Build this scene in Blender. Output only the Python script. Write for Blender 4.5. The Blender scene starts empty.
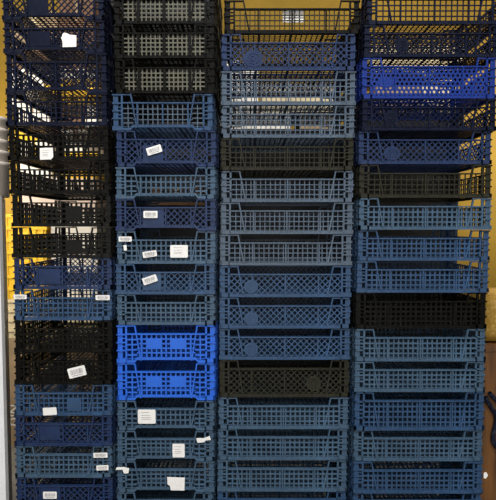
import bpy, math, random
from mathutils import Vector
R = random.Random(7)
C = bpy.context.scene.collection
sc = bpy.context.scene

# ------------------------------------------------------------------ camera model
F, DC, TH = 490.0, 2.21, math.radians(2.8)
PY_FLOOR = 554.0
def dz_of(py):
    k = (250.0 - py) / F
    return DC * (k * math.cos(TH) - math.sin(TH)) / (math.cos(TH) + k * math.sin(TH))
HC = -dz_of(PY_FLOOR)                       # camera height: the floor lies at z = 0
def world(px, py, Y=0.0):
    k = (250.0 - py) / F
    d = DC + Y
    dz = d * (k * math.cos(TH) - math.sin(TH)) / (math.cos(TH) + k * math.sin(TH))
    depth = d * math.cos(TH) - dz * math.sin(TH)
    return Vector(((px - 248.0) / F * depth, Y, HC + dz))

# ------------------------------------------------------------------ materials
def plastic(name, col, rough=0.42, mott=0.35, dust=(0.35, 0.33, 0.28), dust_amt=0.10, scale=9.0, spec=0.22):
    m = bpy.data.materials.new(name); m.use_nodes = True
    nt = m.node_tree; b = nt.nodes['Principled BSDF']
    tc = nt.nodes.new('ShaderNodeTexCoord')
    n = nt.nodes.new('ShaderNodeTexNoise'); n.inputs['Scale'].default_value = scale; n.inputs['Detail'].default_value = 5
    nt.links.new(tc.outputs['Object'], n.inputs['Vector'])
    r = nt.nodes.new('ShaderNodeValToRGB')
    r.color_ramp.elements[0].position = 0.3; r.color_ramp.elements[1].position = 0.75
    r.color_ramp.elements[0].color = (*[c * (1 - mott) for c in col], 1)
    r.color_ramp.elements[1].color = (*[c * (1 + mott * .5) for c in col], 1)
    nt.links.new(n.outputs['Fac'], r.inputs['Fac'])
    n2 = nt.nodes.new('ShaderNodeTexNoise'); n2.inputs['Scale'].default_value = 60; n2.inputs['Detail'].default_value = 3
    nt.links.new(tc.outputs['Object'], n2.inputs['Vector'])
    mr = nt.nodes.new('ShaderNodeMapRange'); mr.inputs['From Min'].default_value = 0.5; mr.inputs['From Max'].default_value = 0.75
    mr.inputs['To Min'].default_value = 0; mr.inputs['To Max'].default_value = dust_amt
    nt.links.new(n2.outputs['Fac'], mr.inputs['Value'])
    mx = nt.nodes.new('ShaderNodeMixRGB'); mx.inputs['Color2'].default_value = (*dust, 1)
    nt.links.new(mr.outputs['Result'], mx.inputs['Fac']); nt.links.new(r.outputs['Color'], mx.inputs['Color1'])
    nt.links.new(mx.outputs['Color'], b.inputs['Base Color'])
    b.inputs['Roughness'].default_value = rough
    b.inputs['Specular IOR Level'].default_value = spec
    return m
M = dict(
    slate=plastic('slate_blue_plastic', (0.052, 0.098, 0.155), dust_amt=.05),
    steel=plastic('grey_blue_plastic', (0.075, 0.105, 0.145), dust_amt=.06),
    denim=plastic('denim_blue_plastic', (0.029, 0.069, 0.145), dust_amt=.04),
    navy=plastic('navy_plastic', (0.014, 0.031, 0.090), dust_amt=.04),
    ink=plastic('ink_blue_plastic', (0.004, 0.007, 0.022), dust_amt=.02, spec=.12),
    black=plastic('black_plastic', (0.004, 0.0038, 0.003), dust_amt=.015, spec=.10),
    char=plastic('charcoal_plastic', (0.007, 0.007, 0.006), dust_amt=.02, spec=.12),
    olive=plastic('olive_black_plastic', (0.024, 0.023, 0.015), dust_amt=.03, spec=.12),
    cobalt=plastic('cobalt_blue_plastic', (0.020, 0.120, 0.58), mott=.15, dust_amt=.02),
    royal=plastic('royal_blue_plastic', (0.006, 0.027, 0.19), mott=.15, dust_amt=.02),
    paler=plastic('paler_grey_lattice', (0.115, 0.11, 0.08), rough=.6),  # lattice set paler than the black frame around it
    paper=plastic('white_paper', (0.80, 0.78, 0.74), rough=.8, mott=.08, dust_amt=.05),
    print=plastic('grey_print', (0.32, 0.30, 0.30), rough=.8, mott=.3),
    ochre=plastic('ochre_wall_paint', (0.24, 0.145, 0.012), rough=.75, mott=.25, dust=(.25, .13, .02), dust_amt=.25, scale=2.5),
    yellow=plastic('yellow_plastic', (0.85, 0.52, 0.03), rough=.45, mott=.15, dust_amt=.08),
    cream=plastic('cream_plastic', (0.66, 0.54, 0.32), rough=.6, mott=.2),
    white=plastic('white_carton', (0.80, 0.74, 0.64), rough=.75, mott=.15),
    tan=plastic('tan_cardboard', (0.36, 0.25, 0.14), rough=.85, mott=.25),
    brown=plastic('brown_cardboard', (0.16, 0.085, 0.045), rough=.85, mott=.3),
    grey=plastic('light_grey_steel', (0.72, 0.71, 0.71), rough=.45, mott=.08, dust_amt=.08),
    dgrey=plastic('darker_grey_steel', (0.22, 0.215, 0.21), rough=.5, mott=.1),  # darker copy of the cabinet grey, also used for its shaded side
    tub=plastic('off_white_tub', (0.62, 0.55, 0.47), rough=.55, mott=.12),
    dark_fill=plastic('dark_panel_black', (0.012, 0.012, 0.012), rough=.5, dust_amt=.03),
    backing=plastic('dark_backing_black', (0.008, 0.008, 0.009), rough=.35, dust_amt=.02),
    pink=plastic('pinkish_carton', (0.66, 0.52, 0.42), rough=.8, mott=.12),
    net=plastic('yellow_net', (0.34, 0.19, 0.025), rough=.7, mott=.2, dust=(.6, .42, .15), dust_amt=.6),
    strap=plastic('dark_blue_rubber', (0.006, 0.008, 0.02), rough=.5, spec=.1),
    concrete=plastic('grey_concrete', (0.17, 0.16, 0.145), rough=.85, mott=.35, scale=3),
    plaster=plastic('pale_plaster', (0.45, 0.43, 0.40), rough=.9, mott=.15, scale=2),
)
def wood(name, a, b2):
    m = bpy.data.materials.new(name); m.use_nodes = True
    nt = m.node_tree; b = nt.nodes['Principled BSDF']
    tc = nt.nodes.new('ShaderNodeTexCoord'); mp = nt.nodes.new('ShaderNodeMapping')
    mp.inputs['Scale'].default_value = (22, 22, 2.2)
    n = nt.nodes.new('ShaderNodeTexNoise'); n.inputs['Scale'].default_value = 2.0; n.inputs['Detail'].default_value = 6
    nt.links.new(tc.outputs['Object'], mp.inputs['Vector']); nt.links.new(mp.outputs['Vector'], n.inputs['Vector'])
    r = nt.nodes.new('ShaderNodeValToRGB')
    r.color_ramp.elements[0].color = (*a, 1); r.color_ramp.elements[1].color = (*b2, 1)
    r.color_ramp.elements[0].position = .3; r.color_ramp.elements[1].position = .72
    nt.links.new(n.outputs['Fac'], r.inputs['Fac']); nt.links.new(r.outputs['Color'], b.inputs['Base Color'])
    b.inputs['Roughness'].default_value = .6
    return m
M['wood'] = wood('orange_brown_wood', (0.06, 0.022, 0.004), (0.17, 0.066, 0.010))

# ------------------------------------------------------------------ mesh helpers
class MB:
    def __init__(s): s.v = []; s.f = []; s.mi = []; s.cur = 0
    def prism(s, pts, n0, n1):               # pts counter-clockwise in the (s, z) plane, n = depth
        k = len(pts); b = len(s.v)
        s.v += [(p[0], n0, p[1]) for p in pts] + [(p[0], n1, p[1]) for p in pts]
        s.f.append(tuple(b + i for i in range(k)))
        s.f.append(tuple(b + k + i for i in reversed(range(k))))
        for i in range(k):
            j = (i + 1) % k
            s.f.append((b + i, b + k + i, b + k + j, b + j))
        s.mi += [s.cur] * (k + 2)
    def box(s, x0, x1, n0, n1, z0, z1):
        s.prism([(x0, z0), (x1, z0), (x1, z1), (x0, z1)], n0, n1)
    def bar(s, p, q, w, n0, n1):
        d = Vector((q[0] - p[0], q[1] - p[1]))
        if d.length < 1e-5: return
        e = Vector((-d.y, d.x)).normalized() * (w / 2)
        s.prism([(p[0] - e.x, p[1] - e.y), (q[0] - e.x, q[1] - e.y), (q[0] + e.x, q[1] + e.y), (p[0] + e.x, p[1] + e.y)], n0, n1)
    def mesh(s, name, mats):
        me = bpy.data.meshes.new(name); me.from_pydata(s.v, [], s.f)
        for m in mats: me.materials.append(m)
        if len(mats) > 1: me.polygons.foreach_set('material_index', s.mi)
        me.update()
        import bmesh
        bm = bmesh.new(); bm.from_mesh(me); bmesh.ops.recalc_face_normals(bm, faces=bm.faces); bm.to_mesh(me); bm.free()
        return me
def obj(name, me, parent=None, loc=(0, 0, 0), rz=0.0):
    o = bpy.data.objects.new(name, me); C.objects.link(o)
    o.parent = parent; o.location = loc; o.rotation_euler = (0, 0, rz)
    return o
def thing(name, label, cat, loc=(0, 0, 0), rz=0.0, group=None, me=None):
    o = obj(name, me, None, loc, rz)
    o['label'] = label; o['category'] = cat
    if group: o['group'] = group
    return o
def structure(name, me, loc=(0, 0, 0)):
    o = obj(name, me, None, loc); o['kind'] = 'structure'; return o
def block(x0, x1, y0, y1, z0, z1, mat, name='mesh'):
    b = MB(); b.box(x0, x1, y0, y1, z0, z1); return b.mesh(name, [mat])

def clip(p, q, r):                           # Liang-Barsky: segment p-q against rect r = (x0, x1, z0, z1)
    t0, t1 = 0.0, 1.0; dx, dz = q[0] - p[0], q[1] - p[1]
    for pp, qq in ((-dx, p[0] - r[0]), (dx, r[1] - p[0]), (-dz, p[1] - r[2]), (dz, r[3] - p[1])):
        if abs(pp) < 1e-9:
            if qq < 0: return None
        else:
            t = qq / pp
            if pp < 0: t0 = max(t0, t)
            else: t1 = min(t1, t)
    if t0 >= t1: return None
    return (p[0] + t0 * dx, p[1] + t0 * dz), (p[0] + t1 * dx, p[1] + t1 * dz)

def lattice(b, r, pat, pitch, n0=.0015, n1=.006, bw=None, thin=False):
    x0, x1, z0, z1 = r
    if x1 - x0 < .004 or z1 - z0 < .004: return
    if pat == 'square':
        w = bw or pitch * (thin or .30)
        nc = max(1, round((x1 - x0) / pitch)); nr = max(1, round((z1 - z0) / pitch))
        for i in range(1, nc): x = x0 + (x1 - x0) * i / nc; b.box(x - w / 2, x + w / 2, n0, n1, z0, z1)
        for i in range(1, nr): z = z0 + (z1 - z0) * i / nr; b.box(x0, x1, n0 + .0002, n1 - .0004, z - w / 2, z + w / 2)
    elif pat == 'diamond':
        w = bw or pitch * .165
        h = z1 - z0; k = math.floor((x0 - h) / pitch) * pitch
        while k < x1 + h:
            for (p, q, e) in (((k, z0), (k + h, z1), 0), ((k + h, z0), (k, z1), .0003)):
                g = clip(p, q, r)
                if g: b.bar(g[0], g[1], w, n0 + e, n1 - e)
            k += pitch
    else:                                    # honeycomb
        w = bw or pitch * .42; a = pitch / math.sqrt(3)
        rows = int((z1 - z0) / (1.5 * a)) + 3; cols = int((x1 - x0) / pitch) + 3
        for j in range(-1, rows):
            for i in range(-1, cols):
                cx = x0 + (i + .5 * (j % 2)) * pitch; cz = z0 + j * 1.5 * a
                P = [(cx + a * math.sin(math.radians(60 * t)), cz + a * math.cos(math.radians(60 * t))) for t in range(4)]
                for t in range(3):
                    g = clip(P[t], P[t + 1], r)
                    if g: b.bar(g[0], g[1], w, n0 + .0001 * t, n1 - .0001 * t)

PW = .048                                    # width of a corner post
def wall_mesh(L, H, pat, pitch, mats, raised=0.0, notch=True, ribs=3, ribw=.006, twotone=False, notch_h=.030, thin=False):
    b = MB(); h = L / 2 - PW
    rim = .012
    zt = H - notch_h if notch else H - .008  # top of the panel
    sn, sb = h - .036, h - .062              # notch edge at the top and foot of the slanted strut
    # bottom rim, with its middle raised between two slopes
    if raised:
        m = h - .045
        b.prism([(-h, .001), (-m - .012, .001), (-m, raised), (m, raised), (m + .012, .001), (h, .001),
                 (h, rim), (m + .010, rim), (m + .002, raised + rim), (-m - .002, raised + rim), (-m - .010, rim), (-h, rim)], 0, .009)
    else:
        b.box(-h, h, 0, .009, .001, rim + .002); b.box(-h, h, -.004, .0, .001, .0045)
    # rail on top of the panel and the two raised shoulders with their slanted struts
    b.box(-h, h, -.005, .010, zt - .0055, zt)
    if notch:
        for s in (-1, 1):
            b.box(min(s * h, s * sn), max(s * h, s * sn), 0, .009, H - .006, H - .001)
            b.bar((s * sn, H - .001), (s * sb, rim), .0058, -.0035, .008)
    # lattice
    b.cur = 1 if twotone else 0
    zb = rim + .001
    if raised:
        lattice(b, (-h, -m + .001, zb, zt - .005), pat, pitch, thin=thin); lattice(b, (m - .001, h, zb, zt - .005), pat, pitch, thin=thin)
        lattice(b, (-m, m, raised + rim - .001, zt - .005), pat, pitch, thin=thin)
    else:
        lattice(b, (-h, h, zb, zt - .005), pat, pitch, thin=thin)
    b.cur = 0
    for i in range(ribs):
        x = -L / 2 + L * (i + 1) / (ribs + 1)
        b.box(x - ribw / 2, x + ribw / 2, -.003, .0085, rim + (raised or 0) * (abs(x) < h - .045), zt - .004)
    return b.mesh('crate_wall', mats)
def post_mesh(H, mat):
    b = MB(); t = .009
    def both(x0, x1, n0, n1, z0, z1):
        b.box(x0, x1, n0, n1, z0, z1)
        v = [(n0, x0), (n1, x0), (n1, x1), (n0, x1)]
        k = len(b.v); b.v += [(p[0], p[1], z0) for p in v] + [(p[0], p[1], z1) for p in v]
        b.f += [(k, k + 1, k + 2, k + 3), (k + 4, k + 7, k + 6, k + 5)] + [(k + i, k + 4 + i, k + 4 + (i + 1) % 4, k + (i + 1) % 4) for i in range(4)]
        b.mi += [0] * 6
    both(.004, .026, .006, .012, .002, H - .002)                 # recessed outer stile
    both(.040, PW, 0, t, .001, H - .001)                      # inner stile
    both(0, PW, 0, t + .002, .001, .020)                      # foot block
    both(0, PW, 0, t, H - .007, H - .001)                     # top rung
    n = 4
    for i in range(1, n):                                     # ladder of rungs
        z = .020 + (H - .027) * i / n
        both(0 if i != 2 else -.0, PW, 0 if i % 2 else .001, t, z - .003, z + .003)
    for i in range(n):
        z = .020 + (H - .027) * (i + .5) / n
        if i in (1, 2): both(.025, .041, .004, t, z - .002, z + .002)
    return b.mesh('crate_post', [mat])
def base_mesh(W, D, mat, pat):
    b = MB(); e = .010
    w, d = W / 2 - e, D / 2 - e; t0, t1 = .016, .0192
    def bar3(x0, x1, y0, y1, z0, z1): b.box(x0, x1, y0, y1, z0, z1)
    nx, ny = int(2 * w / .0235), int(2 * d / .0235)
    for i in range(nx + 1):
        x = -w + 2 * w * i / nx; bw = .0026 if i % 6 else .006
        bar3(x - bw, x + bw, -d, d, t0, t1)
    for i in range(ny + 1):
        y = -d + 2 * d * i / ny; bw = .0026 if i % 6 else .006
        bar3(-w, w, y - bw, y + bw, t0 + .0003, t1 - .0003)
    return b.mesh('crate_base', [mat])

cache = {}
def cached(key, fn):
    if key not in cache: cache[key] = fn()
    return cache[key]

def crate(loc, W, D, H, mat, pat, label, group, rz=0.0, pitch=None, raised=0.0, ribs=3, lat=None, ribw=.006, notch_h=.030, name='stacking_crate'):
    H = round(H, 3)
    m = M[mat]; mats = [m] if not lat else [m, M[lat]]
    pitch = pitch or {'square': .0222, 'diamond': .0275, 'honeycomb': .0205}[pat]
    t = thing(name, label, 'crate', loc, rz, group)
    k = (H, mat, pat, pitch, raised, ribs, lat, notch_h)
    for key, L, off, angs, nm in (('w', W, D / 2, (0, math.pi), ('front_wall', 'back_wall')), ('d', D, W / 2, (math.pi / 2, -math.pi / 2), ('side_wall', 'side_wall'))):
        rsd = raised if key == 'w' else 0.0
        me = cached((key, L) + k, lambda: wall_mesh(L, H, pat, pitch, mats, rsd, True, ribs, ribw, bool(lat), notch_h, (.195 if 'steel' in (mat, lat) or 'olive' in (mat, lat) or mat == 'ink' else .40 if mat in ('black', 'char') and not lat else 0)))
        for a, n in zip(angs, nm):
            o = obj(n, me, t, (off * math.sin(a), -off * math.cos(a), 0), a)
            if n == 'front_wall': fw = o
    pm = cached(('post', H, mat), lambda: post_mesh(H, m))
    for (sx, sy, a) in ((-1, -1, 0), (1, -1, 90), (1, 1, 180), (-1, 1, 270)):
        obj('corner_post', pm, t, (sx * W / 2, sy * D / 2, 0), math.radians(a))
    bm_ = cached(('base', W, D, mat, pat), lambda: base_mesh(W, D, m, pat))
    obj('base', bm_, t)
    return t, fw

def plate_poly(kind, x0, x1, z0, z1):
    if kind == 'round':
        cx, cz, r = (x0 + x1) / 2, (z0 + z1) / 2, (x1 - x0) / 2; q = (z1 - z0) / (x1 - x0)
        return [(cx + r * math.cos(a * math.pi / 12), cz + r * q * math.sin(a * math.pi / 12)) for a in range(24)]
    return [(x0, z0), (x1, z0), (x1, z1), (x0, z1)]

# ------------------------------------------------------------------ the four stacks
# each row: top y, bottom y, left x, right x (front face), colour, mesh pattern, options, label
G = ['crates in the stack beside the grey cabinet', 'crates in the stack with the two cobalt crates', 'crates in the stack third from the cabinet', 'crates in the stack beside the ochre wall']
S1 = [
 (-14, 20, 1, 105, 'ink', 'diamond', dict(plates=[('rect', 27, 48, -2, 13)], raised=.018), 'ink-blue diamond-mesh crate topmost above the torn paper crate in leftmost stack'),
 (20, 53, 2, 106, 'ink', 'diamond', dict(plates=[('rect', 28, 50, 31, 46)], raised=.016, papers=[('torn', 62, 77, 33, 47.5, 0)]), 'ink-blue diamond-mesh crate with a torn scrap of white paper on its front'),
 (53, 93, 5, 107, 'ink', 'diamond', dict(raised=.014), 'ink-blue diamond-mesh crate directly below the one with torn white paper'),
 (93, 126, 5.5, 107.5, 'ink', 'square', dict(), 'ink-blue square-mesh crate, second below the torn paper crate, glowing yellow through its holes'),
 (126, 160.5, 8.5, 108.5, 'black', 'square', dict(papers=[('clip', 41, 54, 148, 160, 0)]), 'black square-mesh crate with a pale square note on its front, upper leftmost stack'),
 (160.5, 194, 10, 109.5, 'black', 'square', dict(), 'black square-mesh crate directly below the one with the pale square note'),
 (194, 227, 11.5, 110.5, 'char', 'square', dict(plates=[('rect', 66, 81, 206, 222)]), 'charcoal crate with blank square plate, upper of the two above the wide navy plate'),
 (227, 258, 12, 110.7, 'char', 'square', dict(plates=[('rect', 67, 82, 240, 254)]), 'charcoal crate with blank square plate, resting on the navy crate with wide plate'),
 (258, 289.5, 13, 112, 'navy', 'diamond', dict(plates=[('rect', 36, 60, 269, 284)]), 'navy diamond-mesh crate with wide blank plate, set between charcoal and slate crates'),
 (289.5, 320.6, 13.5, 112, 'denim', 'square', dict(papers=[('bar', 14, 27, 294.5, 299, 0), ('bar', 96, 110, 295, 300, 0)]), 'slate-blue crate with a white sticker at each upper corner, leftmost stack'),
 (320.6, 352.5, 13.5, 113.2, 'black', 'square', dict(), 'black crate without any sticker, under the crate with two corner stickers'),
 (352.5, 384.5, 13.5, 113.5, 'black', 'square', dict(papers=[('bar', 68.5, 86, 366.5, 376.5, 14)]), 'black crate with a tilted white barcode sticker, leftmost stack'),
 (384.5, 415.5, 14, 112.5, 'denim', 'square', dict(plates=[('rect', 67, 81, 398, 411)], papers=[('plain', 43.5, 57, 407, 414.5, 3)]), 'slate-blue crate with blank square plate and small white sticker, below the black barcode crate'),
 (415.5, 446, 14.2, 112.5, 'navy', 'diamond', dict(plates=[('rect', 39, 60, 425, 440)]), 'navy diamond-mesh crate with blank plate, second below the black barcode crate'),
 (446, 477.5, 15, 112.7, 'slate', 'square', dict(papers=[('bar', 94, 108, 452, 457, 1), ('bar', 97, 109, 464.5, 469.5, 2)]), 'slate-blue crate with two white stickers above each other near its right end'),
 (477.5, 508, 15.5, 113, 'navy', 'diamond', dict(plates=[('rect', 40, 60, 487, 501)], papers=[('bar', 43.5, 57, 491, 498, 0)]), 'navy diamond-mesh crate with a barcode sticker on its plate, lowest visible in leftmost stack'),
 (508, 531, 15.5, 113, 'navy', 'square', dict(hid=1), 'flat navy crate second from the floor in leftmost stack'),
 (531, 554, 16, 113.3, 'slate', 'square', dict(hid=1), 'flat slate-blue crate on the floor in leftmost stack'),
]
olv = dict(lat='paler', pitch=.0195, ribw=.013)
S2 = [
 (-44, -10, 112, 216, 'black', 'square', dict(olv, hid=1), 'black crate with dusty grey mesh, topmost of the second stack'),
 (-10, 24, 112, 216, 'black', 'square', dict(olv), 'black crate with dusty grey mesh, highest of the three seen together'),
 (24, 58.5, 112.5, 216, 'black', 'square', dict(olv), 'black crate with dusty grey mesh, middle one of the three seen together'),
 (58.5, 93.5, 113, 216, 'black', 'square', dict(olv), 'black crate with dusty grey mesh, lowest of the three seen together'),
 (93.5, 130.5, 111.8, 213.5, 'steel', 'square', dict(raised=.014, body='denim', lat='steel'), 'blue crate with pale square mesh, directly below the three black crates'),
 (130.5, 167, 115.2, 217, 'navy', 'diamond', dict(raised=.016, plates=[('rect', 143, 163, 145, 161)], papers=[('bar', 147, 162, 146.5, 154, 17)]), 'navy diamond-mesh crate with tilted sticker on its plate, upper second stack'),
 (167, 199, 116, 216, 'slate', 'square', dict(raised=.014), 'slate-blue square-mesh crate without stickers, between two navy diamond-mesh crates with stickers'),
 (199, 231, 116, 216, 'navy', 'diamond', dict(raised=.014, plates=[('rect', 143, 164, 208, 226)], papers=[('bar', 144, 158, 211, 218, 0)]), 'navy diamond-mesh crate with a level white sticker on its plate'),
 (231, 264, 116, 216, 'slate', 'square', dict(papers=[('bar', 119, 132, 236.5, 241.5, 0), ('plain', 124, 127, 245, 250.5, 5), ('bar', 143, 157, 251, 257, 9), ('card', 170.5, 188, 245, 257.5, 0)]), 'slate-blue crate with several white stickers, second stack'),
 (264, 294.5, 115, 215.5, 'denim', 'diamond', dict(plates=[('rect', 143, 161, 273, 290)], papers=[('bar', 143, 157.5, 276, 283, 19)]), 'denim-blue diamond-mesh crate with steeply tilted sticker on its plate'),
 (294.5, 325, 115.7, 216, 'slate', 'square', dict(), 'slate-blue crate without stickers, resting on the upper bright cobalt crate'),
 (325, 363, 115.5, 216.8, 'cobalt', 'square', dict(raised=.014, plates=[('rect', 146, 161, 339, 349), ('rect', 170, 185, 339, 349)]), 'bright cobalt-blue crate with two blank plates, upper of the pair'),
 (363, 400.5, 115.5, 216.8, 'cobalt', 'square', dict(raised=.014, plates=[('rect', 146, 161, 377, 387), ('rect', 170, 185, 377, 387)]), 'bright cobalt-blue crate with two blank plates, lower of the pair'),
 (400.5, 430.5, 116, 216, 'slate', 'square', dict(raised=.012, papers=[('card', 138.5, 156, 409, 423, 0)]), 'slate-blue crate with large white square sticker, directly below the cobalt pair'),
 (430.5, 461, 116, 215.5, 'slate', 'square', dict(raised=.012, papers=[('card', 173, 185, 443, 456.5, 0), ('rag', 197, 211, 436, 441.5, 8)]), 'slate-blue crate with white square sticker and a ragged one at its upper corner'),
 (461, 492, 116, 215, 'slate', 'square', dict(raised=.012, papers=[('curl', 116, 129.5, 466, 472.5, 0), ('torn2', 167.5, 185, 476, 489.5, 0)]), 'slate-blue crate with a curled white sticker and a torn white sticker'),
 (492, 523, 115.5, 214, 'slate', 'square', dict(raised=.012), 'slate-blue crate lowest visible in the second stack, cut by the frame'),
 (523, 554, 115.5, 214, 'slate', 'square', dict(hid=1), 'slate-blue crate on the floor in the second stack'),
]
S3 = [
 (0, 34, 222.5, 362, 'olive', 'square', dict(papers=[('tuck', 283, 304, 8, 22, 0)], body='black'), 'olive-black square-mesh crate topmost of its stack with white paper tucked behind the front'),
 (34, 71, 220.6, 356.7, 'navy', 'diamond', dict(plates=[('round', 244, 263, 50, 67)]), 'navy diamond-mesh crate with round plate, directly under the topmost olive-black crate'),
 (71, 105.5, 221, 356, 'steel', 'square', dict(), 'grey-blue square-mesh crate, upper of the pair between navy and olive crates'),
 (105.5, 138, 220.5, 355.7, 'steel', 'square', dict(), 'grey-blue square-mesh crate, lower of the pair between navy and olive crates'),
 (138, 170.5, 219.8, 355, 'olive', 'square', dict(), 'olive-black square-mesh crate sandwiched between grey-blue square-mesh crates'),
 (170.5, 202.3, 221, 354.5, 'steel', 'square', dict(), 'grey-blue square-mesh crate, first below the sandwiched olive-black crate'),
 (202.3, 234.3, 220.5, 353.5, 'steel', 'square', dict(), 'grey-blue square-mesh crate, second below the sandwiched olive-black crate'),
 (234.3, 265.7, 219.5, 352.5, 'steel', 'square', dict(), 'grey-blue square-mesh crate resting on three matching denim diamond-mesh crates'),
 (265.7, 297.2, 218.7, 351.8, 'denim', 'diamond', dict(plates=[('round', 244, 258, 280, 293)]), 'denim-blue diamond-mesh crate with round plate, top of three alike'),
 (297.2, 328.5, 218.5, 351.5, 'denim', 'diamond', dict(plates=[('round', 244, 258, 312, 325)]), 'denim-blue diamond-mesh crate with round plate, middle of three alike'),
 (328.5, 360, 218.3, 351.3, 'denim', 'diamond', dict(plates=[('round', 244, 258, 343, 356)]), 'denim-blue diamond-mesh crate with round plate, bottom of three alike'),
 (360, 397.3, 217.8, 351, 'olive', 'diamond', dict(plates=[('round', 306, 321, 376, 391)]), 'dark olive diamond-mesh crate below the three denim diamond-mesh crates'),
 (397.3, 429, 217, 349.8, 'slate', 'square', dict(), 'slate-blue crate directly below the dark olive diamond-mesh crate'),
 (429, 460, 216.6, 349, 'slate', 'square', dict(), 'slate-blue crate second below the dark olive diamond-mesh crate'),
 (460, 491.3, 216.2, 348.5, 'slate', 'square', dict(), 'slate-blue crate third below the dark olive diamond-mesh crate'),
 (491.3, 522.5, 216, 348, 'denim', 'square', dict(), 'denim-blue crate cut by the frame, fourth below the dark olive diamond-mesh crate'),
 (522.5, 554, 215.8, 347.8, 'slate', 'square', dict(hid=1), 'slate-blue crate on the floor in the third stack'),
]
S4 = [
 (-10, 25, 365.8, 503.5, 'ink', 'square', dict(pitch=.025, bw=1), 'ink-blue wide-mesh crate topmost of the right stack, ochre wall showing through'),
 (25, 57.5, 363.5, 500, 'ink', 'diamond', dict(plates=[('round', 395, 409, 38, 53)]), 'ink-blue diamond-mesh crate resting on the royal-blue honeycomb crate'),
 (57.5, 99, 360, 498, 'royal', 'honeycomb', dict(plates=[('oval', 378, 394, 77, 88)]), 'royal-blue crate with round honeycomb holes near the top of the right stack'),
 (99, 131, 361.5, 497, 'ink', 'diamond', dict(plates=[('round', 384, 398, 110, 125)]), 'ink-blue diamond-mesh crate directly under the royal-blue honeycomb crate'),
 (131, 164.3, 357.5, 493.5, 'navy', 'diamond', dict(plates=[('round', 384, 401, 146, 160)]), 'navy diamond-mesh crate with round plate resting on a charcoal crate, right stack'),
 (164.3, 198, 358.3, 493, 'olive', 'square', dict(pitch=.0235), 'charcoal square-mesh crate under the navy diamond-mesh crate, right stack'),
 (198, 230, 357.2, 492.7, 'slate', 'square', dict(), 'slate-blue crate directly below the charcoal crate, right stack'),
 (230, 261, 356.3, 491.5, 'denim', 'square', dict(), 'denim-blue square-mesh crate second below the charcoal crate, right stack'),
 (261, 292.8, 355.8, 490, 'denim', 'square', dict(), 'denim-blue square-mesh crate resting on the black crate, right stack'),
 (292.8, 329, 354.2, 488.3, 'black', 'square', dict(pitch=.0225), 'black square-mesh crate halfway down the right stack'),
 (329, 361.5, 353.4, 487.5, 'slate', 'square', dict(), 'slate-blue crate directly below the black crate, right stack'),
 (361.5, 392, 352.7, 487, 'slate', 'square', dict(), 'slate-blue crate second below the black crate, right stack'),
 (392, 430.3, 352.3, 486.3, 'denim', 'square', dict(), 'tall denim-blue crate with six rows of holes, right stack'),
 (430.3, 461.5, 351.6, 485.5, 'slate', 'square', dict(), 'slate-blue crate directly below the tall six-row crate, right stack'),
 (461.5, 493, 351, 484.8, 'denim', 'square', dict(papers=[('chip', 482.6, 487.0, 471, 477.5, 0)]), 'denim-blue crate with a white scrap at its edge, second below the tall six-row crate'),
 (493, 524, 350.6, 484.3, 'denim', 'square', dict(), 'denim-blue crate cut by the frame, third below the tall six-row crate'),
 (524, 554, 350.4, 484, 'slate', 'square', dict(hid=1), 'slate-blue crate on the floor in the right stack'),
]
SHAPES = {
 'torn': [(.08, 0), (.98, .02), (1, .8), (.55, .86), (.4, .94), (.2, 1), (.1, .9), (0, .62), (.08, .4)],
 'clip': [(0, 0), (.82, .02), (1, .22), (.98, 1), (0, .97)],
 'rag': [(.02, .1), (.5, 0), (.62, .3), (1, .25), (.96, 1), (.5, .75), (0, .95)],
 'curl': [(0, .55), (.5, .6), (.62, 0), (.95, .05), (1, .8), (.6, 1), (.1, .95)],
 'torn2': [(.2, .02), (.97, 0), (1, .95), (.0, 1), (.02, .45), (.15, .35)],
 'tuck': [(0, .05), (.5, 0), (1, .06), (.98, .72), (1, .98), (.3, 1), (0, .9)],
 'chip': [(0, .1), (.5, 0), (1, .5), (.6, 1), (0, .9)],
}
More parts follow.
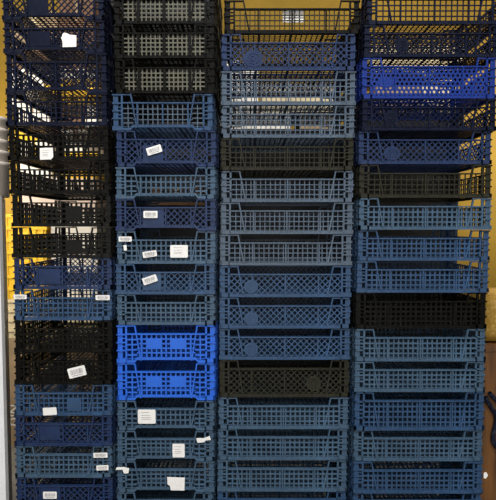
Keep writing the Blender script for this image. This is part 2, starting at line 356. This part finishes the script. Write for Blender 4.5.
for si, (stack, W, D) in enumerate(((S1, .452, .60), (S2, .452, .60), (S3, .600, .452), (S4, .600, .452))):
    for (yt, yb, xl, xr, col, pat, op, label) in stack:
        xc, ym = (xl + xr) / 2, (yt + yb) / 2
        z0, z1 = world(xc, yb).z, world(xc, yt).z
        H = z1 - z0 - .001
        X = world(xc, ym).x
        jy = R.uniform(-.004, .004)
        loc = Vector((X, D / 2 + jy, z0 + .0005))
        nh = min(.038, H * .255)
        kw = dict(raised=op.get('raised', 0.0), notch_h=round(nh, 3))
        for q in ('pitch', 'lat', 'ribw'):
            if q in op: kw[q] = op[q]
        body = op.get('body')
        if body: kw['lat'] = op.get('lat', col)
        t, fw = crate(loc, W, D, H, body or col, pat, label, G[si], math.radians(R.uniform(-.2, .2)), **kw)
        fz = loc.z
        for (kind, a, b_, c, d) in op.get('plates', ()):
            p0, p1 = world(a, d), world(b_, c)
            m = MB(); x0, x1, q0, q1 = p0.x - X, p1.x - X, p0.z - fz, p1.z - fz
            m.prism(plate_poly('round' if kind in ('round', 'oval') else 'rect', x0, x1, q0, q1), .0003, .0065)
            if kind == 'round':                               # raised ring of the moulded roundel
                for rr in (.62, .30):
                    P = plate_poly('round', x0 * (1 + rr) / 2 + x1 * (1 - rr) / 2, x1 * (1 + rr) / 2 + x0 * (1 - rr) / 2, q0 * (1 + rr) / 2 + q1 * (1 - rr) / 2, q1 * (1 + rr) / 2 + q0 * (1 - rr) / 2)
                    for i in range(24): m.bar(P[i], P[(i + 1) % 24], .004, -.002, .001)
            pl = obj('blank_plate', m.mesh('blank_plate', [M[body or col]]), fw)
        for (kind, a, b_, c, d, tilt) in op.get('papers', ()):
            p0, p1 = world(a, d), world(b_, c)
            x0, x1, q0, q1 = p0.x - X, p1.x - X, p0.z - fz, p1.z - fz
            cx, cz = (x0 + x1) / 2, (q0 + q1) / 2; w, h = x1 - x0, q1 - q0; ca, sa = math.cos(math.radians(tilt)), math.sin(math.radians(tilt))
            rot = lambda u, v: (cx + (u - .5) * w * ca - (v - .5) * h * sa, cz + (u - .5) * w * sa + (v - .5) * h * ca)
            n0 = -.0065 if kind != 'tuck' else .0105
            m = MB(); m.prism([rot(*p) for p in SHAPES.get(kind, [(0, .06), (.04, 0), (.96, 0), (1, .06), (1, .94), (.96, 1), (.04, 1), (0, .94)])], n0, n0 + .001)
            pl = obj('paper_sticker', m.mesh('paper_sticker', [M['paper']]), t, (0, -D / 2, 0))
            pl['label'] = 'white paper sticker'
            if kind in ('bar', 'card', 'clip'):
                m = MB(); u = .14
                if kind == 'bar':
                    while u < .86:
                        du = R.choice((.02, .03, .045)); m.prism([rot(u, .3), rot(u + du, .3), rot(u + du, .78), rot(u, .78)], n0 - .0004, n0); u += du + R.choice((.02, .035))
                    m.prism([rot(.2, .14), rot(.8, .14), rot(.8, .21), rot(.2, .21)], n0 - .0004, n0)
                else:
                    for v in (.3, .42, .58, .78): m.prism([rot(.2, v), rot(R.uniform(.55, .85), v), rot(.6, v + .03), rot(.2, v + .03)], n0 - .0004, n0)
                obj('printed_lines', m.mesh('printed_lines', [M['print']]), pl)

# ------------------------------------------------------------------ the room
XL, XR, YB, YF, ZC = -2.6, 2.9, 1.75, -5.0, 6.6
structure('floor', block(XL, XR, YF, YB, -.1, 0, M['concrete']))
structure('wall_back', block(XL, XR, YB, YB + .1, 0, ZC, M['ochre']))
structure('wall_left', block(XL - .1, XL, YF, YB, 0, ZC, M['plaster']))
structure('wall_right', block(XR, XR + .1, YF, YB, 0, ZC, M['plaster']))
structure('wall_front', block(XL, XR, YF - .1, YF, 0, ZC, M['plaster']))
structure('ceiling', block(XL, XR, YF, YB, ZC, ZC + .1, M['plaster']))

# grey steel cabinet at the left with nested tubs on top
zc = world(3, 196, -.02).z
xe = world(7.0, 420, -.02).x
ry = math.radians(23)
cab = thing('steel_cabinet', 'light grey steel cabinet standing at the left of the crates', 'cabinet', (xe, -.02, 0), ry)
obj('body', block(-.40, -.012, 0, .26, .0, zc - .016, M['grey']), cab)
obj('shaded_side', block(-.0118, 0, .001, .26, .0, zc - .016, M['dgrey']), cab)  # right side in darker grey: its shade is put into the colour
obj('top', block(-.40, 0, 0, .26, zc - .0155, zc, M['dgrey']), cab)
def lathe(prof, mat, n=28):
    v = []; f = []
    for (r, z) in prof:
        for i in range(n): a = 2 * math.pi * i / n; v.append((r * math.cos(a), r * math.sin(a), z))
    for j in range(len(prof) - 1):
        for i in range(n): k = (i + 1) % n; f.append((j * n + i, j * n + k, (j + 1) * n + k, (j + 1) * n + i))
    f.append(tuple(reversed(range(n)))); f.append(tuple((len(prof) - 1) * n + i for i in range(n)))
    me = bpy.data.meshes.new('lathe'); me.from_pydata(v, [], f); me.materials.append(mat)
    for p in me.polygons: p.use_smooth = len(p.vertices) == 4
    me.update(); return me
zz = zc
names = ['lowest tall', 'second', 'third', 'fourth', 'topmost']
for i in range(5):
    h = .16 if i == 0 else .050
    r = .092
    me = lathe([(r * .9, 0), (r * .93, h - .022), (r, h - .020), (r, h - .004), (r * .93, h - .001)], M['tub'])
    t = thing('round_tub', f'{names[i]} off-white round tub piled on the grey cabinet', 'tub', (-1.100 - .092, .06, zz), 0, 'tubs on the grey cabinet', me)
    zz += h + .0005

# slatted dark panel, added so the gaps of the second stack stay dark
b = MB(); z = 0
dl, dr = -1.16, -.27
while z < 4.2:
    b.box(dl, dr, YB - .030, YB - .004, z + .004, z + .074); z += .08
b.box(dl - .05, dl, YB - .05, YB - .001, 0, 4.25); b.box(dr, dr + .05, YB - .05, YB - .001, 0, 4.25); b.box(dl - .05, dr + .05, YB - .05, YB - .001, 4.22, 4.4)
structure('dark_panel_1', b.mesh('added_dark_panel', [M['dark_fill']]))

def frame_box(name, label, cat, x0, x1, y0, y1, z0, z1, mat, group=None, flaps=None, lip=False, rz=0):
    t = thing(name, label, cat, ((x0 + x1) / 2, (y0 + y1) / 2, z0), rz, group)
    w, d, h = (x1 - x0) / 2, (y1 - y0) / 2, z1 - z0
    obj('body', block(-w, w, -d, d, 0, h, M[mat]), t)
    if flaps: obj('tape', block(-w * .10, w * .10, -d - .001, -d, h * .55, h, M[flaps]), t)
    if lip:
        b = MB(); b.box(-w - .008, w + .008, -d - .010, -d, h - .022, h - .004)
        for s in (-1, 1): b.box(min(s * w, s * (w + .008)), max(s * w, s * (w + .008)), -d, d, h - .022, h - .004)
        for i in range(7): b.box(-w + 2 * w * (i + .5) / 7 - .006, -w + 2 * w * (i + .5) / 7 + .006, -d - .006, -d, .004, h - .022)
        obj('rim', b.mesh('rim', [M[mat]]), t)
    return t
YT = 1.12
def at(px, py, Y=YT): return world(px, py, Y)
def bx(px): return at(px, 226).x
# pile behind the leftmost stack
L0, L1 = bx(-6), bx(96)
zs = [0, 0, at(50, 338).z]
cart = frame_box('carton', 'tan cardboard carton with white capital letters along its edge', 'box', L0, L1, YT, YT + .45, 0, zs[2] - .001, 'tan')
z = zs[2]; dzs = (at(50, 299).z - z) / 4
for i, nm in enumerate(('lowest', 'second', 'third', 'topmost')):
    frame_box('tray', f'{nm} cream tray in the pile between tan carton and yellow trays', 'tray', L0, L1, YT, YT + .45, z, z + dzs - .001, 'cream', 'cream trays behind the crates', lip=True)
    z += dzs
zy = at(50, 214).z; n = 7; dzs = (zy - z) / n
for i, nm in enumerate(('lowest', 'second', 'third', 'fourth', 'fifth', 'sixth', 'topmost')):
    frame_box('tray', f'{nm} yellow tray in the pile showing beside the grey cabinet', 'tray', L0 + .01, bx(46), YT, YT + .45, z + i * dzs, z + (i + 1) * dzs - .001, 'yellow', 'yellow trays behind the crates', lip=True)
zw = (zy - z) / 3
for i, nm in enumerate(('lowest', 'middle', 'topmost')):
    frame_box('carton', f'{nm} white carton in the pile beside the yellow trays', 'box', bx(46) + .025, L1, YT + .02, YT + .45, z + i * zw, z + (i + 1) * zw - .001, 'white', 'white cartons behind the leftmost stack', flaps='tan')
frame_box('carton', 'wide pale pinkish carton lying across yellow trays and white cartons', 'box', bx(20), L1, YT + .01, YT + .45, zy, at(50, 178).z - .001, 'pink', flaps='white')
z2 = at(50, 178).z
frame_box('carton', 'pale cream carton on top of the pinkish carton', 'box', bx(18), bx(52), YT + .01, YT + .44, z2, at(50, 140).z - .001, 'white', flaps='yellow')
frame_box('tray', 'deep yellow tray beside the pale cream carton on the pile', 'tray', bx(60), bx(96), YT + .02, YT + .44, z2, at(50, 152).z - .001, 'yellow', lip=True)
frame_box('carton', 'white carton on the deep yellow tray of the pile', 'box', bx(60), bx(90), YT + .02, YT + .44, at(50, 152).z, at(50, 128).z - .001, 'white', flaps='tan')
def up(px0, px1, p0, p1, mat, label, kind='carton', cat='box', **k):
    frame_box(kind, label, cat, bx(px0), bx(px1), YT + .02, YT + .44, at(50, p0).z + .001, at(50, p1).z - .0005, mat, **k)
up(16, 52, 140, 122, 'yellow', 'yellow tray on the pale cream carton of the pile', 'tray', 'tray', lip=True)
up(16, 50, 122, 104, 'white', 'small white carton on a yellow tray of the pile', flaps='tan')
up(60, 84, 128, 104, 'brown', 'brown carton beside the small white carton of the pile', flaps='tan')
up(86, 97, 128, 104, 'white', 'narrow white carton beside the brown carton of the pile')
up(12, 40, 104, 92, 'white', 'flat white carton near the top of the pile', flaps='tan')
up(42, 97, 104, 92, 'yellow', 'long yellow tray near the top of the pile', 'tray', 'tray', lip=True)
up(12, 45, 92, 68, 'white', 'tall white carton near the top of the pile', flaps='tan')
up(47, 97, 92, 78, 'yellow', 'upper long yellow tray near the top of the pile', 'tray', 'tray', lip=True)
up(47, 97, 78, 68, 'white', 'flat white carton on the upper long yellow tray', flaps='tan')
up(12, 97, 68, 50, 'brown', 'wide brown carton near the top of the pile', flaps='tan')
up(14, 60, 50, 10, 'tan', 'tan carton topmost behind the leftmost stack', flaps='cream')
up(62, 97, 50, -4, 'brown', 'dark brown carton beside the topmost tan carton', flaps='tan')
# black loads added behind the stacks to darken what shows through the mesh
def load(label, x0, x1, y0, y1, top, g):
    t = thing('dark_load', label, 'pallet load', ((x0 + x1) / 2, (y0 + y1) / 2, 0), 0, g)
    w, d = (x1 - x0) / 2, (y1 - y0) / 2
    b = MB()
    for i in range(5): xx = -w + 2 * w * (i + .5) / 5; b.box(xx - .05, xx + .05, -d, d, .10, .12)
    for xx in (-w + .06, 0, w - .06): b.box(xx - .05, xx + .05, -d, d, 0, .0995)
    obj('pallet', b.mesh('pallet', [M['brown']]), t)
    import bmesh
    bm = bmesh.new(); bmesh.ops.create_cube(bm, size=1)
    bmesh.ops.scale(bm, verts=bm.verts, vec=(2 * w - .02, 2 * d - .02, top - .121)); bmesh.ops.translate(bm, verts=bm.verts, vec=(0, 0, .121 + (top - .121) / 2))
    bmesh.ops.bevel(bm, geom=list(bm.edges), offset=.03, segments=3, affect='EDGES')
    me = bpy.data.meshes.new('backing'); bm.to_mesh(me); bm.free(); me.materials.append(M['backing'])
    obj('black_block', me, t)
load('low added load in black film on a pallet behind the third stack', world(214, 226, .95).x, world(352, 226, .95).x, .95, 1.6, world(285, 128, .95).z, 'added dark loads')
load('added load in black film on a pallet behind the right stack', world(358, 226, .95).x, world(462, 226, .95).x, .95, 1.6, world(400, 112, .95).z, 'added dark loads')
load('added load in black film on a pallet before the roller door', world(112, 226, .95).x, world(211, 226, .95).x, .95, 1.6, world(160, 205, .95).z, 'added dark loads')
for (a, b_, c, d, m_, lab) in ((225, 290, 128, 112, 'white', 'white carton on the added dark load behind the third stack'), (300, 340, 128, 113, 'tan', 'tan carton on the added dark load behind the third stack'), (262, 338, 111, 84, 'cream', 'long cream carton resting on the white and tan cartons behind the third stack'), (225, 258, 111, 60, 'white', 'tall white carton behind the third stack'), (375, 418, 112, 84, 'tan', 'tan carton beside the cream carton behind the right stack'), (368, 460, 72, 46, 'cream', 'long cream carton highest behind the right stack'), (420, 455, 112, 74, 'cream', 'cream carton on the added dark load behind the right stack'), (150, 205, 205, 186, 'brown', 'brown carton on the added dark load before the dark panel')):
    frame_box('carton', lab, 'box', world(a, 226, .98).x, world(b_, 226, .98).x, .98, 1.4, world(200, c, .95).z + .001, world(200, d, .98).z, m_, flaps='tan')

# wooden case with yellow net sacks at the right
WY = .10
wz = world(490, 345, WY).z; wx0 = 1.119; wx1 = wx0 + .75
t = thing('wooden_case', 'orange-brown wooden case at the right with a dark blue strap', 'case', ((wx0 + wx1) / 2, WY + .1, 0))
w_ = (wx1 - wx0) / 2
b = MB(); x = -w_
while x < w_ - .02:
    b.box(x, min(x + .118, w_), -.10, .30, .0, wz - .03); x += .12
obj('boards', b.mesh('boards', [M['wood']]), t)
obj('lid', block(-w_, w_, -.105, .31, wz - .03, wz, M['wood']), t)
b = bpy.data.curves.new('strap', 'CURVE'); b.dimensions = '3D'; b.bevel_depth = .011; b.bevel_resolution = 3
pts = [world(484, 396, WY), world(489, 406, WY), world(497, 414, WY), world(494, 425, WY), world(490, 440, WY), world(499, 452, WY), world(512, 440, WY), world(508, 405, WY), world(494, 400, WY), world(488, 392, WY)]
sp = b.splines.new('NURBS'); sp.points.add(len(pts) - 1); sp.use_endpoint_u = True
for q, p in zip(sp.points, pts): q.co = (p.x - (wx0 + wx1) / 2, -.112, p.z, 1)
to = bpy.data.objects.new('tmp', b); C.objects.link(to); dg = bpy.context.evaluated_depsgraph_get(); dg.update()
me = bpy.data.meshes.new_from_object(to.evaluated_get(dg)); bpy.data.objects.remove(to)
me.materials.clear(); me.materials.append(M['strap']); obj('strap', me, t)
import bmesh
sz = wz
for nm in ('bulging',):
    h = world(490, 296, WY).z - wz
    bm = bmesh.new(); bmesh.ops.create_grid(bm, x_segments=2, y_segments=2, size=.1); bm.free()
    bm = bmesh.new(); bmesh.ops.create_cube(bm, size=1); bmesh.ops.subdivide_edges(bm, edges=list(bm.edges), cuts=5, use_grid_fill=True)
    for v in bm.verts:
        p = v.co * 2; n_ = p.normalized(); q = p * .88 + n_ * .12 * 1.2
        v.co = Vector((q.x * .36, q.y * .18, q.z * h * .5)); v.co.z += R.uniform(-.006, .006); v.co.y += R.uniform(-.008, .008)
    zm = min(v.co.z for v in bm.verts); zM = max(v.co.z for v in bm.verts)
    for v in bm.verts: v.co.z = (v.co.z - zm) * h / (zM - zm)
    me = bpy.data.meshes.new('sack'); bm.to_mesh(me); bm.free(); me.materials.append(M['net'])
    for p in me.polygons: p.use_smooth = True
    s_ = thing('net_sack', f'{nm} yellow net sack lying on the orange-brown wooden case', 'sack', ((wx0 + wx1) / 2, WY + .2, sz + .001), 0, None, me)
    sz += h + .001

# lettering on the tan carton
txt = bpy.data.curves.new('lettering', 'FONT'); txt.body = 'NIU'; txt.size = .09; txt.extrude = .0008
to = bpy.data.objects.new('tmp', txt); C.objects.link(to)
dg = bpy.context.evaluated_depsgraph_get(); dg.update()
me = bpy.data.meshes.new_from_object(to.evaluated_get(dg)); bpy.data.objects.remove(to)
me.materials.clear(); me.materials.append(M['paper'])
p = at(9.5, 404)
lo = bpy.data.objects.new('lettering', me); C.objects.link(lo); lo.parent = cart
lo.location = Vector((p.x, YT - .002, p.z)) - cart.location
lo.rotation_euler = (math.pi / 2, math.radians(90), 0)

# ------------------------------------------------------------------ light
def area(name, loc, size, energy, col=(1, 1, 1), rot=(0, 0, 0), sy=None):
    l = bpy.data.lights.new(name, 'AREA'); l.energy = energy; l.color = col; l.size = size
    if sy: l.shape = 'RECTANGLE'; l.size_y = sy
    o = bpy.data.objects.new(name, l); C.objects.link(o); o.location = loc; o.rotation_euler = rot
    return o
area('front_fill', (-.2, -4.9, 1.0), 3.4, 76, (.97, .98, 1), (math.radians(90), 0, 0), 2.0)  # fill light added low behind the camera to brighten the lower crates
area('ceiling_tube', (0, -3.6, 6.4), 3.5, 400, (.95, .97, 1), (math.radians(35), 0, 0), .4)
area('back_fill', (-2.5, .86, 1.9), 2.6, 80, (1, .95, .85), (math.radians(90), 0, math.radians(-90)), .25)  # side fill added to brighten the pile behind the leftmost stack
area('back_fill_right', (2.8, .86, 2.3), 1.6, 60, (1, .93, .80), (math.radians(90), 0, math.radians(90)), .25)  # matching fill added for the wall and cartons behind the right-hand stacks
w = bpy.data.worlds.new('World'); sc.world = w; w.use_nodes = True
w.node_tree.nodes['Background'].inputs[0].default_value = (.5, .5, .5, 1); w.node_tree.nodes['Background'].inputs[1].default_value = .03

# ------------------------------------------------------------------ camera
cd = bpy.data.cameras.new('camera'); cd.sensor_fit = 'HORIZONTAL'; cd.sensor_width = 36; cd.lens = 36 * F / 496
co = bpy.data.objects.new('camera', cd); C.objects.link(co)
co.location = (0, -DC, HC); co.rotation_euler = (math.pi / 2 - TH, 0, 0); sc.camera = co
sc.view_settings.view_transform = 'Standard'; sc.view_settings.look = 'None'
sc.view_settings.gamma = 1; sc.view_settings.use_curve_mapping = False
sc.view_settings.exposure = 0.0
